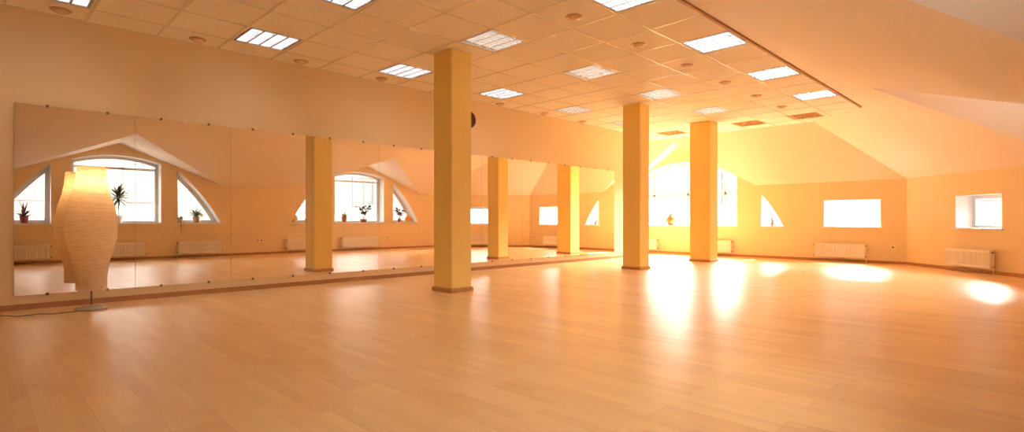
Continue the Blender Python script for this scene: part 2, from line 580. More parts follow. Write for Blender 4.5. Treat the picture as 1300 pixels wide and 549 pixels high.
# baseboards
BH, BT = 0.055, 0.016
bm = bmesh.new(); box(bm, NX, AL, MW - BT, MW, 0, BH); structure('baseboard_left', bm, M['base'])
bm = bmesh.new(); box(bm, NX, RCX, RW, RW + BT, 0, BH); structure('baseboard_right', bm, M['base'])
bm = bmesh.new(); box(bm, FX - BT, FX, DCY, AY, 0, BH); structure('baseboard_far', bm, M['base'])
bm = bmesh.new(); prism(bm, PD, [[(0, 0), (DLEN, 0), (DLEN, BH), (0, BH)]], -BT, 0); structure('baseboard_diagonal', bm, M['base'])
bm = bmesh.new(); box(bm, AL, AL + BT, MW, AY, 0, BH); structure('baseboard_bay', bm, M['base'])

# windows: frame (structure) > pane, mullion, window_sill
GD = 0.30
def mullion(parent, plane, s0, s1, z0, z1):
    bm = bmesh.new()
    prism(bm, plane, [[(s0, z0), (s1, z0), (s1, z1), (s0, z1)]], GD - 0.005, GD + 0.06)
    obj('mullion', bm, M['frame'], parent)

for i, (plane, lp, kind) in enumerate(WIN):
    fw = {'arch': 0.065, 'flank': 0.085, 'bigarch': 0.07, 'smallflank': 0.035, 'small': 0.06, 'small2': 0.06}[kind]
    inner = inset(lp, fw)
    bm = bmesh.new()
    ring_prism(bm, plane, lp, inner, GD, GD + 0.065)
    fr = structure('window_%d' % (i + 1), bm, M['frame'])
    bm = bmesh.new()
    prism(bm, plane, [inset(lp, fw - 0.012)], GD + 0.03, GD + 0.036)
    obj('pane', bm, M['glass'], fr)
    ss = [s for s, z in lp]
    s0, s1 = min(ss), max(ss)
    z0 = min(z for s, z in lp)
    bm = bmesh.new()
    prism(bm, plane, [[(s0 - 0.03, z0 - 0.012), (s1 + 0.03, z0 - 0.012), (s1 + 0.03, z0 + 0.022), (s0 - 0.03, z0 + 0.022)]], -0.045, -0.001)
    prism(bm, plane, [[(s0 + 0.002, z0 + 0.001), (s1 - 0.002, z0 + 0.001), (s1 - 0.002, z0 + 0.022), (s0 + 0.002, z0 + 0.022)]], -0.001, GD)
    obj('window_sill', bm, M['white'], fr)
    c = (s0 + s1) / 2
    if kind == 'arch':
        mullion(fr, plane, s0 + fw, s1 - fw, 2.02, 2.07)
    if kind == 'bigarch':
        mullion(fr, plane, s0 + fw, s1 - fw, 1.53, 1.59)
        for y in (c - 1.0, c, c + 1.0):
            mullion(fr, plane, y - 0.03, y + 0.03, FB + fw, 2.25)
    if kind == 'small':
        mullion(fr, plane, s1 - 0.16, s1 - 0.11, FB + fw, 1.31 - fw)

# ================================================================ THINGS
# ---- columns
def column(x0, x1, y0, y1, label):
    t = thing('column', label, 'column', ((x0 + x1) / 2, (y0 + y1) / 2, 0), group='yellow columns')
    hx, hy = (x1 - x0) / 2, (y1 - y0) / 2
    bm = bmesh.new()
    box(bm, -hx, hx, -hy, hy, 0, CE - 0.006)
    bmesh.ops.bevel(bm, geom=[e for e in bm.edges if abs(e.verts[0].co.z - e.verts[1].co.z) > 1], offset=0.008, segments=2, affect='EDGES')
    obj('shaft', bm, M['column'], t)
    bm = bmesh.new()
    e = 0.016
    prof = [(hx + e, hy + e, 0.0), (hx + e, hy + e, 0.042), (hx + 0.004, hy + 0.004, 0.055)]
    rings = [[bm.verts.new((sx * a, sy * b, z)) for sx, sy in ((-1, -1), (1, -1), (1, 1), (-1, 1))] for a, b, z in prof]
    for r0, r1 in zip(rings, rings[1:]):
        for i in range(4):
            bm.faces.new((r0[i], r0[(i + 1) % 4], r1[(i + 1) % 4], r1[i]))
    bm.faces.new(rings[0][::-1]); bm.faces.new(rings[-1])
    obj('skirting', bm, M['colbase'], t)
    return t
column(4.09, 4.41, 5.125, 5.48, 'tall square yellow column nearest the viewer, hiding a wall clock')
column(8.35, 8.66, 5.15, 5.51, 'middle of the three yellow columns, left of the bright arched window')
ct = column(10.92, 11.29, 5.06, 5.51, 'yellow column farthest away, in front of the bright arched window')
bm = bmesh.new()

# ---- mirrors
edges = [0.285, 1.27, 2.25, 3.28, 4.32, 5.35, 6.38, 7.41, 8.44, 9.47, 10.49]
MB, MT = 0.139, 2.03
ml = ['leftmost wall mirror panel, behind the paper floor lamp',
      'second wall mirror panel from the left, just right of the paper lamp',
      'third wall mirror panel from the left, reflecting a plain stretch of sloped ceiling',
      'fourth wall mirror panel from the left, reflecting the nearest yellow column',
      'fifth wall mirror panel from the left, reflecting the orange ball',
      'sixth wall mirror panel from the left, mostly hidden behind the nearest column',
      'seventh wall mirror panel from the left, reflecting the middle yellow column',
      'wall mirror panel third from the far end, reflecting a small window and room corner',
      'wall mirror panel second from the far end, reflecting the farthest yellow column',
      'wall mirror panel at the far end, reflecting a small triangular window'
      ]
for i in range(10):
    x0, x1 = edges[i] + 0.0015, edges[i + 1] - 0.0015
    t = thing('mirror_panel', ml[i], 'mirror', ((x0 + x1) / 2, MW - 0.004, MB), group='mirror panels along the left wall')
    w = (x1 - x0) / 2
    bm = bmesh.new()
    box(bm, -w, w, -0.006, 0, 0, MT - MB)
    for f in bm.faces:
        f.material_index = 0 if f.calc_center_median().y < -0.005 else 1
    obj('glass', bm, [M['mirror'], M['mback']], t)
    for sx in (-0.5, 0.5):
        for z, s in ((0.0, -1), (MT - MB, 1)):
            bm = bmesh.new()
            box(bm, sx * w - 0.012, sx * w + 0.012, -0.011, 0.004, z - 0.014, z + 0.014)
            bmesh.ops.bevel(bm, geom=bm.edges[:], offset=0.003, segments=1, affect='EDGES')
            obj('mirror_clip', bm, M['clip'], t)

# ---- ceiling light fittings
NT, NB = 4, 8
def light_parts(state):
    """fitting around (0,0); z=0 is the ceiling face"""
    t = thing('ceiling_light', 'x', 'ceiling light', group='square louvred lights in the ceiling')
    h = S / 2 - 0.002
    lm = {'on': M['lou'], 'dim': M['lou_whitened'], 'off': M['lou_off']}[state]
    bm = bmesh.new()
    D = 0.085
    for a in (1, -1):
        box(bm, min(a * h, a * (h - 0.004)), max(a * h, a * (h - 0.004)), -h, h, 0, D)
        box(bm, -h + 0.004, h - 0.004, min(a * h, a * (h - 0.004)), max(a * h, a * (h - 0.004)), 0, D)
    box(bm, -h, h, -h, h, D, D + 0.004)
    obj('housing', bm, {'on': M['housing'], 'dim': M['housing_shade'], 'off': M['lou_off']}[state], t)
    bm = bmesh.new()
    h2 = h - 0.006
    # outer rim
    for a in (1, -1):
        box(bm, min(a * h2, a * (h2 - 0.016)), max(a * h2, a * (h2 - 0.016)), -h2, h2, -0.003, 0.010)
        box(bm, -h2 + 0.016, h2 - 0.016, min(a * h2, a * (h2 - 0.016)), max(a * h2, a * (h2 - 0.016)), -0.003, 0.010)
    # reflectors between tubes (along y), V shaped, and cross blades (along x)
    for i in range(NT + 1):
        x = -h2 + 0.012 + (2 * h2 - 0.024) * i / NT
        vs = [bm.verts.new((x + dx, sy * (h2 - 0.016), z)) for sy in (-1, 1) for dx, z in ((-0.010, 0.0), (0.010, 0.0), (0.0, 0.052))]
        bm.faces.new((vs[0], vs[1], vs[4], vs[3])); bm.faces.new((vs[1], vs[2], vs[5], vs[4])); bm.faces.new((vs[2], vs[0], vs[3], vs[5]))
        bm.faces.new(vs[:3]); bm.faces.new(vs[3:])
    for j in range(1, NB):
        y = -h2 + 2 * h2 * j / NB
        box(bm, -h2 + 0.014, h2 - 0.014, y - 0.0025, y + 0.0025, 0.002, 0.044)
    obj('louvre', bm, lm, t)
    tm = {'on': M['tube_on'], 'dim': M['tube_glow'], 'off': M['tube_off']}[state]
    for i in range(NT):
        x = -h2 + 0.012 + (2 * h2 - 0.024) * (i + 0.5) / NT
        bm = bmesh.new()
        tube(bm, [(x, -h2 + 0.02, 0.064), (x, h2 - 0.02, 0.064)], 0.0135, 10)
        obj('tube', bm, tm, t, smooth=True)
    return t
protos = {}
ORD = ['first', 'second', 'third', 'fourth', 'fifth', 'sixth', 'seventh', 'eighth', 'ninth']
rown = {0: 'row along the mirror wall', 1: 'middle row', 2: 'row beside the sloped ceiling'}
cnt = {0: 0, 1: 0, 2: 0}
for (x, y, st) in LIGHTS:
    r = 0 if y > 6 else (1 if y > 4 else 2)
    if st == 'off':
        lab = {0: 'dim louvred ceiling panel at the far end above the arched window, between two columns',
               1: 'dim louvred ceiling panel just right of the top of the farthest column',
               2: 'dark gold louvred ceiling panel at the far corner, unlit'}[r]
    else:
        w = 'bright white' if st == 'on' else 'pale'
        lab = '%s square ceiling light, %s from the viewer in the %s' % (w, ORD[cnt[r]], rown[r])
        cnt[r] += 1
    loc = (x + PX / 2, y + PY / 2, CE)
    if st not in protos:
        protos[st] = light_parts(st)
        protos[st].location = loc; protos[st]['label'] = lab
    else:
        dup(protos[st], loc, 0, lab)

# ---- round recessed spots
def spot_parts():
    t = thing('ceiling_spot', 'x', 'ceiling spot', group='round spots in the ceiling')
    bm = bmesh.new()
    lathe(bm, [(0.052, -0.001), (0.086, 0.0), (0.090, -0.006), (0.082, -0.014), (0.066, -0.016), (0.056, -0.006), (0.052, -0.001)], 28, close=False)
    obj('ring', bm, M['ring'], t, smooth=True)
    bm = bmesh.new()
    lathe(bm, [(0.058, -0.004), (0.058, -0.020), (0.052, -0.030), (0.036, -0.038), (0.018, -0.042), (0.0006, -0.043)], 28)
    obj('diffuser', bm, M['dome'], t, smooth=True)
    return t
sp = None
for r, (ys, xs) in enumerate(((6.935, [0.62 + 1.211 * k for k in range(8)]), (3.455, [4.35, 5.58, 6.79, 8.03, 9.26, 10.48]))):
    for k, x in enumerate(xs):
        lab = 'round ceiling spot, %s from the viewer in the row %s' % (ORD[k], 'along the mirror wall' if r == 0 else 'down the ceiling right of centre')
        loc = (x, ys + 0.008 * k, CE)
        if sp is None:
            sp = spot_parts(); sp.location = loc; sp['label'] = lab
        else:
            dup(sp, loc, 0, lab)

# ---- wall clock behind the nearest column
t = thing('wall_clock', 'round brown wall clock half hidden behind the nearest yellow column', 'clock', (6.09, MW, 2.63))
bm = bmesh.new()
def ydisc(prof, n=40):
    b = bmesh.new()
    lathe(b, prof, n)
    bmesh.ops.rotate(b, verts=b.verts[:], cent=(0, 0, 0), matrix=Matrix.Rotation(pi / 2, 3, 'X'))
    return b
obj('rim', ydisc([(0.118, 0.0), (0.146, 0.0), (0.150, 0.014), (0.145, 0.030), (0.130, 0.036), (0.120, 0.026), (0.118, 0.018)]), M['clock'], t, smooth=True)
obj('dial', ydisc([(0.118, 0.001), (0.118, 0.016), (0.0006, 0.0165)]), M['dial'], t)
for a, l, w in ((0.9, 0.065, 0.006), (-2.2, 0.095, 0.004)):
    bm = bmesh.new(); box(bm, -w, w, -0.021, -0.018, -0.012, l)
    bmesh.ops.rotate(bm, verts=bm.verts[:], cent=(0, 0, 0), matrix=Matrix.Rotation(a, 3, 'Y'))
    obj('hand', bm, M['hand'], t)

# ---- paper floor lamp
LX, LY = 0.83, 6.70
t = thing('floor_lamp', 'tall lit floor lamp with bulging crinkled cream paper shade and round grey base', 'floor lamp', (LX, LY, 0))
bm = bmesh.new()
lathe(bm, [(0.131, 0.0), (0.134, 0.008), (0.132, 0.020), (0.118, 0.029), (0.075, 0.037), (0.03, 0.044), (0.014, 0.050)], 48)
obj('base', bm, M['lampbase'], t, smooth=True)
bm = bmesh.new(); lathe(bm, [(0.010, 0.03), (0.010, 1.20)], 16)
obj('pole', bm, M['steel'], t, smooth=True)
pxm = 129.0
prof_px = [(16.2, 368), (16.3, 357), (17.0, 345), (18.6, 335), (22.3, 320), (25.5, 308), (27.0, 298), (27.4, 290), (26.6, 277),
           (24.4, 263), (21.6, 252), (18.3, 241), (16.6, 230), (15.4, 220), (14.7, 212)]
keys = [((393.5 - v) / pxm, r / pxm) for r, v in prof_px]
def rad(z):
    for (za, ra), (zb, rb) in zip(keys, keys[1:]):
        if z <= zb:
            u = max(0, min(1, (z - za) / (zb - za)))
            return ra + (rb - ra) * u
    return keys[-1][1]
bm = bmesh.new()
NZ = 110
zs = [keys[0][0] + (keys[-1][0] - keys[0][0]) * i / NZ for i in range(NZ + 1)]
N = 72
rng = random.Random(3)
folds = [(rng.uniform(0, 2 * pi), rng.uniform(-0.022, 0.022), rng.choice((1, 2))) for _ in range(26)]
def foldz(i, th):
    ph, am, fr = folds[i]
    return keys[0][0] + 0.02 + (keys[-1][0] - keys[0][0] - 0.05) * i / 25 + am * sin(fr * th + ph)
def shade_r(z, th):
    r = rad(z)
    d = min(abs(z - foldz(i, th)) for i in range(26))
    return r - 0.0035 * math.exp(-(d / 0.006) ** 2) + 0.0018 * sin(9 * th + 40 * z)
rings = [[bm.verts.new((shade_r(z, 2 * pi * k / N) * cos(2 * pi * k / N), shade_r(z, 2 * pi * k / N) * sin(2 * pi * k / N), z)) for k in range(N)] for z in zs]
for a, b in zip(rings, rings[1:]):
    for k in range(N):
        bm.faces.new((a[k], a[(k + 1) % N], b[(k + 1) % N], b[k]))
sh = obj('lamp_shade', bm, M['paper'], t, smooth=True)
bm = bmesh.new()
for i in range(0, 26):
    pts = []
    for k in range(49):
        th = 2 * pi * k / 48
        z = foldz(i, th)
        r = rad(z) - 0.002
        pts.append((r * cos(th), r * sin(th), z))
    tube(bm, pts, 0.0013, 5)
obj('crease_wire', bm, M['wire'], sh)
for z in (zs[0] + 0.02, zs[-1] - 0.02):
    bm = bmesh.new()
    for a in (0, pi / 2):
        r = rad(z) - 0.004
        tube(bm, [(-r * cos(a), -r * sin(a), z), (r * cos(a), r * sin(a), z)], 0.0025, 6)
    obj('spider_frame', bm, M['steel'], t)
bm = bmesh.new(); sphere(bm, (0, 0, 1.24), 0.035)
obj('bulb', bm, M['bulb'], t, smooth=True)
bm = bmesh.new(); lathe(bm, [(0.018, 1.155), (0.02, 1.21), (0.013, 1.212)], 16)
obj('socket', bm, M['steel'], t)
bm = bmesh.new()
def fl(u, v):
    s = EYE / (sqrt(2) * (v - 280))
    return Vector(((u + 35) * s - LX, (1335 - u) * s - LY, 0.0045))
cp = [fl(98, 396.5), fl(80, 398), fl(66, 399.6), fl(52, 399.4), fl(36, 401.2), fl(20, 402.6), fl(5, 401.6), fl(-20, 404), fl(-60, 408)]
cs = []
for i in range(len(cp) - 1):
    p0, p1, p2, p3 = cp[max(i - 1, 0)], cp[i], cp[i + 1], cp[min(i + 2, len(cp) - 1)]
    for q in range(6):
        u = q / 6
        cs.append(0.5 * ((2 * p1) + (p2 - p0) * u + (2 * p0 - 5 * p1 + 4 * p2 - p3) * u * u + (3 * p1 - p0 - 3 * p2 + p3) * u ** 3))
tube(bm, cs, 0.0032, 8)
obj('power_cord', bm, M['cord'], t, smooth=True)

# ---- radiators (local: x along wall, y=0 wall face, -y into the room)
def radiator(length):
    t = thing('radiator', 'x', 'radiator', group='low panel radiators under the windows')
    L2 = length / 2
    zb, zt = 0.095, 0.385
    yb, yf = -0.035, -0.115
    bm = bmesh.new()
    n = int(length / 0.038)
    prof = [(-L2, yf + 0.004)]
    w = (length - 0.05) / n
    for i in range(n):
        a = -L2 + 0.025 + i * w
        prof += [(a + 0.1 * w, yf + 0.005), (a + 0.3 * w, yf - 0.003), (a + 0.7 * w, yf - 0.003), (a + 0.9 * w, yf + 0.005)]
    prof += [(L2, yf + 0.004)]
    zlev = [(zb, 0.0), (zb + 0.035, 0.0), (zb + 0.042, 1.0), (zt - 0.042, 1.0), (zt - 0.035, 0.0), (zt, 0.0)]
    rows = []
    for z, k in zlev:
        rows.append([bm.verts.new((x, (yf - 0.003) + (y - (yf - 0.003)) * k * 1.6 if 0 < i < len(prof) - 1 else yf - 0.003, z)) for i, (x, y) in enumerate(prof)])
    for a, b in zip(rows, rows[1:]):
        for i in range(len(prof) - 1):
            bm.faces.new((a[i], a[i + 1], b[i + 1], b[i]))
    back = [[bm.verts.new((x, yf + 0.018, z)) for x in (-L2, L2)] for z in (zb, zt)]
    bm.faces.new((back[0][0], back[1][0], back[1][1], back[0][1]))
    bm.faces.new([r[0] for r in rows] + [back[1][0], back[0][0]])
    bm.faces.new([r[-1] for r in rows] + [back[1][1], back[0][1]])
    bm.faces.new(rows[0] + [back[0][1], back[0][0]])
    bm.faces.new(rows[-1] + [back[1][1], back[1][0]])
    obj('front_panel', bm, M['rad'], t)
    bm = bmesh.new(); box(bm, -L2, L2, yb - 0.012, yb, zb, zt); obj('back_panel', bm, M['rad'], t)
    bm = bmesh.new()
    for i in range(int(length / 0.03)):
        x = -L2 + 0.015 + i * (length - 0.03) / (int(length / 0.03) - 1)
        box(bm, x - 0.003, x + 0.003, yf + 0.02, yb - 0.014, zb + 0.02, zt - 0.004)
    obj('fins', bm, M['radin'], t)
    for sx in (-1, 1):
        bm = bmesh.new()
        box(bm, sx * L2 - 0.004 if sx > 0 else -L2 - 0.001, L2 + 0.001 if sx > 0 else -L2 + 0.004, yf + 0.018, yb - 0.012, zb + 0.004, zt + 0.001)
        obj('side_cover', bm, M['rad'], t)
    for z in (zb + 0.03, zt - 0.03):
        for sx in (-1, 1):
            bm = bmesh.new()
            y = (yf + yb) / 2
            tube(bm, [(sx * L2, y, z), (sx * (L2 + 0.03), y, z)], 0.012, 12)
            obj('plug' if sx < 0 else 'valve', bm, M['valve'], t, smooth=True)
    bm = bmesh.new()
    y = (yf + yb) / 2
    tube(bm, [(L2 + 0.022, y, zt - 0.03), (L2 + 0.022, y, zb + 0.03), (L2 + 0.022, y, 0.0)], 0.007, 10)
    obj('pipe', bm, M['rad'], t, smooth=True)
    for sx in (-0.7, 0.7):
        bm = bmesh.new(); box(bm, sx * L2 - 0.015, sx * L2 + 0.015, yb, 0.0, zb + 0.03, zt - 0.03)
        obj('wall_bracket', bm, M['rad'], t)
    return t
def place_rad(plane, s, length, label, flip=False):
    p = plane.p(s, 0)
    # local -y must point into the room (= -plane.n), so local +y = plane.n
    rz = math.atan2(plane.n.y, plane.n.x) - pi / 2
    t = radiator(length)
    t.location = p; t.rotation_euler = (0, 0, rz); t['label'] = label
place_rad(PF, 3.19, 0.93, 'white panel radiator under the small window at the far wall corner')
place_rad(PD, (Vector((DCX, DCY)) - Vector((12.01, 0.94))).length, 0.89, 'white ribbed radiator under the small window farthest right')
place_rad(PF, 5.96, 0.93, 'pale radiator right of the farthest column under the big arched window')
place_rad(PF, 7.97, 0.93, 'pale radiator between the two far columns under the big arched window')
place_rad(PR, 0.66, 0.92, 'radiator left of the lamp in the mirror, below the window with the dark red plant')
place_rad(PR, 2.27, 0.94, 'radiator in the mirror just right of the lamp, below the window with the palm')
place_rad(PR, 3.86, 0.92, 'radiator in the mirror below the triangular window with the spider plant')
place_rad(PR, 6.39, 0.92, 'radiator in the mirror just left of the reflected column, below the cream ball')
place_rad(PR, 8.09, 1.16, 'long radiator in the mirror just right of the reflected column, below the two potted plants')

# ---- power outlets
def outlet(plane, s, z, gangs, label):
    t = thing('power_outlet', label, 'power outlet', plane.p(s, z), math.atan2(plane.n.y, plane.n.x) - pi / 2)
    for g in range(gangs):
        cx = (g - (gangs - 1) / 2) * 0.085
        bm = bmesh.new(); box(bm, cx - 0.041, cx + 0.041, -0.012, 0, -0.041, 0.041)
        bmesh.ops.bevel(bm, geom=bm.edges[:], offset=0.004, segments=2, affect='EDGES')
        pl = obj('cover_plate', bm, M['rad'], t)
        bm = bmesh.new()
        lathe(bm, [(0.024, 0.0), (0.024, 0.005), (0.019, 0.0055), (0.018, 0.001), (0.0006, 0.001)], 24)
        bmesh.ops.rotate(bm, verts=bm.verts[:], cent=(0, 0, 0), matrix=Matrix.Rotation(pi / 2, 3, 'X'))
        bmesh.ops.translate(bm, verts=bm.verts[:], vec=(cx, -0.012, 0))
        obj('socket_well', bm, M['valve'], t)
outlet(PF, 2.256, 0.335, 1, 'small power outlet on the far wall, right of the radiator near the corner')
outlet(PR, 9.04, 0.36, 1, 'single power outlet seen in the mirror right of the long radiator')
outlet(PR, 5.25, 0.36, 2, 'double power outlet seen in the mirror left of the reflected column')

# ---- plants and ornaments on the sills
SZ = HB + 0.022
FZ = FB + 0.022
def pot(t, r0, r1, h, m, rim=True, name='pot'):
    bm = bmesh.new()
    p = [(r0, 0.0), (r0 + (r1 - r0) * 0.85, h * 0.82)]
    if rim:
        p += [(r1 * 1.06, h * 0.83), (r1 * 1.08, h), (r1 * 0.94, h), (r1 * 0.9, h * 0.88)]
    else:
        p += [(r1, h), (r1 * 0.93, h), (r1 * 0.9, h * 0.88)]
    lathe(bm, p, 28)
    obj(name, bm, m, t, smooth=False)
    bm = bmesh.new()
    lathe(bm, [(r1 * 0.89, h * 0.80), (r1 * 0.89, h * 0.9), (r1 * 0.4, h * 0.93), (0.0006, h * 0.93)], 20)
    obj('soil', bm, M['soil'], t)

def blade(bm, base, az, elev, length, width, droop, fold=0.25, seg=7):
    d = Vector((cos(az), sin(az), 0))
    side = Vector((-sin(az), cos(az), 0))
    p = Vector(base); a = elev
    prev = None
    for i in range(seg + 1):
        u = i / seg
        w = width * (0.55 + 0.9 * u if u < 0.35 else 0.865 * (1 - ((u - 0.35) / 0.65) ** 1.6)) 
        w = max(w, 0.0004)
        up = Vector((-sin(a) * d.x, -sin(a) * d.y, cos(a)))
        row = [bm.verts.new(p + side * w * 0.5 + up * w * fold), bm.verts.new(p), bm.verts.new(p - side * w * 0.5 + up * w * fold)]
        if prev:
            bm.faces.new((prev[0], prev[1], row[1], row[0])); bm.faces.new((prev[1], prev[2], row[2], row[1]))
        prev = row
        p = p + (d * cos(a) + Z * sin(a)) * (length / seg)
        a -= droop / seg

def oval(bm, base, az, elev, length, width, roll=0.0):
    d = Vector((cos(az) * cos(elev), sin(az) * cos(elev), sin(elev)))
    side = Vector((-sin(az), cos(az), 0))
    up = side.cross(d) * -1
    side = side * cos(roll) + up * sin(roll)
    nrm = d.cross(side)
    prev = None
    b = Vector(base)
    for i in range(7):
        u = i / 6
        w = width * sin(pi * (0.04 + 0.94 * u ** 0.9))
        c = b + d * length * u - nrm * 0.15 * length * u * u
        row = [bm.verts.new(c + side * w * 0.5 + nrm * w * 0.12), bm.verts.new(c), bm.verts.new(c - side * w * 0.5 + nrm * w * 0.12)]
        if prev:
            bm.faces.new((prev[0], prev[1], row[1], row[0])); bm.faces.new((prev[1], prev[2], row[2], row[1]))
        prev = row

def on_R(x, d=0.15):
    return (x, RW - d, SZ)

# agave with dark and reddish leaves
r = random.Random(11)
t = thing('potted_agave', 'dark spiky agave in a red pot on the leftmost triangular window sill, in the mirror', 'potted plant', on_R(0.735))
pot(t, 0.058, 0.07, 0.14, M['redpot'])
bm = bmesh.new(); bm2 = bmesh.new()
for i in range(13):
    az = i * 2.4
    blade(bm if i % 2 else bm2, (0, 0, 0.13), az, r.uniform(0.15, 0.8), r.uniform(0.22, 0.29), 0.05, r.uniform(-0.3, 0.5))
for i in range(7):
    blade(bm2, (0, 0, 0.14), i * 0.9, r.uniform(1.25, 1.5), r.uniform(0.24, 0.34), 0.048, 0.1)
obj('leaves', bm, M['agave'], t); obj('inner_leaves', bm2, M['redleaf'], t)

# dracaena palm
t = thing('potted_palm', 'tall slim palm with spiky tuft in a white pot, in the mirror beside the lamp', 'potted plant', on_R(2.29))
pot(t, 0.06, 0.078, 0.16, M['whitepot'])
bm = bmesh.new()
tube(bm, [(0, 0, 0.14), (0.006, 0, 0.35), (-0.004, 0, 0.56)], 0.011, 8, r1=0.009)
tube(bm, [(-0.02, 0.01, 0.14), (-0.06, 0.01, 0.25), (-0.085, 0.01, 0.33)], 0.008, 8, r1=0.006)
obj('trunk', bm, M['stem'], t, smooth=True)
bm = bmesh.new()
for i in range(60):
    blade(bm, (-0.004, 0, 0.55 + r.uniform(-0.05, 0.02)), r.uniform(0, 2 * pi), r.uniform(-0.4, 1.5), r.uniform(0.27, 0.38), 0.044, r.uniform(0.2, 0.9))
for i in range(16):
    blade(bm, (-0.085, 0.01, 0.33), r.uniform(0, 2 * pi), r.uniform(-0.2, 1.4), r.uniform(0.16, 0.24), 0.034, r.uniform(0.3, 1.0))
obj('leaves', bm, M['dleaf'], t)

# trailing plant + spider plant
t = thing('trailing_plant', 'white pot with a thin vine hanging below the sill, in the mirror', 'potted plant', on_R(3.465, 0.05))
pot(t, 0.05, 0.06, 0.11, M['whitepot'])
bm = bmesh.new(); bm2 = bmesh.new()
for q, (dx, l) in enumerate(((0.0, 0.24), (0.04, 0.19), (-0.02, 0.15))):
    pts = [(dx * 0.3, 0.03, 0.10), (dx * 0.6, 0.085, 0.12), (dx, 0.125, 0.04), (dx * 1.3, 0.128, -0.08), (dx * 1.5, 0.13, -l)]
    tube(bm2, pts, 0.0025, 6)
    for j in range(9):
        u = j / 8
        k = min(3, int(u * 4)); f = u * 4 - k
        p = Vector(pts[k]).lerp(Vector(pts[k + 1]), f)
        oval(bm, p, r.uniform(0.3, 2.8), r.uniform(-0.6, 0.5), 0.05, 0.028)
for j in range(16):
    oval(bm, (r.uniform(-0.03, 0.03), r.uniform(-0.03, 0.03), 0.10), r.uniform(0, 6.28), r.uniform(0.2, 1.2), r.uniform(0.06, 0.1), 0.03)
obj('leaves', bm, M['sleaf'], t); obj('vine', bm2, M['stem'], t)
t = thing('spider_plant', 'green spider plant in a woven tan pot on a triangular window sill, in the mirror', 'potted plant', on_R(3.83))
pot(t, 0.06, 0.075, 0.15, M['basket'])
bm = bmesh.new()
for i in range(70):
    blade(bm, (r.uniform(-0.03, 0.03), r.uniform(-0.03, 0.03), 0.14), r.uniform(0, 2 * pi), r.uniform(0.5, 1.5), r.uniform(0.22, 0.34), 0.028, r.uniform(0.7, 2.2))
obj('leaves', bm, M['sleaf'], t)

# cream ball and twiggy plant in the next dormer
def ball(name, label, loc, rr, m, cat='ball'):
    t = thing(name, label, cat, loc)
    bm = bmesh.new(); sphere(bm, (0, 0, rr), rr, 32, 18)
    obj('shell', bm, m, t, smooth=True)
    bm = bmesh.new()
    lathe(bm, [(0.018, 0.0), (0.03, 0.002), (0.03, 0.012), (0.02, 0.014)], 20)
    obj('foot_ring', bm, m, t)
    return t
ball('globe_ornament', 'round cream globe on a sill left of the reflected column, in the mirror', on_R(6.20, 0.12), 0.105, M['cream'], 'ornament')
t = thing('leafy_plant', 'sparse leafy plant beside the cream globe, cut off by the reflected column', 'potted plant', on_R(6.60, 0.18))
pot(t, 0.05, 0.065, 0.12, M['brownpot'])
bm = bmesh.new(); bm2 = bmesh.new()
for i in range(9):
    az = r.uniform(0, 6.28); l = r.uniform(0.22, 0.42)
    e = Vector((cos(az) * l * 0.45, sin(az) * l * 0.16, 0.11 + l * 0.8))
    tube(bm2, [(0, 0, 0.10), e * 0.5 + Vector((0, 0, 0.06)), e], 0.004, 6, r1=0.002)
    for j in range(6):
        oval(bm, Vector((0, 0, 0.11)).lerp(e, 0.4 + j * 0.12), r.uniform(0, 6.28), r.uniform(-0.3, 0.8), r.uniform(0.05, 0.085), 0.035)
obj('leaves', bm, M['bleaf'], t); obj('branches', bm2, M['stem'], t)

t = thing('potted_succulent', 'small yellow-green succulent in a terracotta pot, in the mirror right of the reflected column', 'potted plant', on_R(7.68, 0.12))
pot(t, 0.062, 0.078, 0.17, M['terra'])
bm = bmesh.new()
for i in range(26):
    blade(bm, (r.uniform(-0.03, 0.03), r.uniform(-0.03, 0.03), 0.16), r.uniform(0, 6.28), r.uniform(0.5, 1.5), r.uniform(0.13, 0.21), 0.045, r.uniform(0.6, 2.0), seg=5)
blade(bm, (0.04, 0, 0.16), 0.0, 0.9, 0.22, 0.03, 2.2)
obj('leaves', bm, M['yleaf'], t)
t = thing('rubber_plant', 'dark broad-leaved rubber plant in a low brown pot, in the mirror beside the succulent', 'potted plant', on_R(8.32, 0.14))
pot(t, 0.085, 0.105, 0.10, M['brownpot'])
bm = bmesh.new(); bm2 = bmesh.new()
for i in range(7):
    az = i * 0.9 + 0.3; l = r.uniform(0.34, 0.5)
    e = Vector((cos(az) * l * 0.42, sin(az) * l * 0.22, 0.10 + l * 0.95))
    tube(bm2, [(0, 0, 0.09), e * 0.5 + Vector((0, 0, 0.05)), e], 0.006, 6, r1=0.003)
    for j in range(7):
        oval(bm, Vector((0, 0, 0.10)).lerp(e, 0.35 + j * 0.11), r.uniform(0, 6.28), r.uniform(-0.2, 0.9), r.uniform(0.12, 0.17), 0.09, r.uniform(-0.5, 0.5))
obj('leaves', bm, M['bleaf'], t); obj('branches', bm2, M['stem'], t)

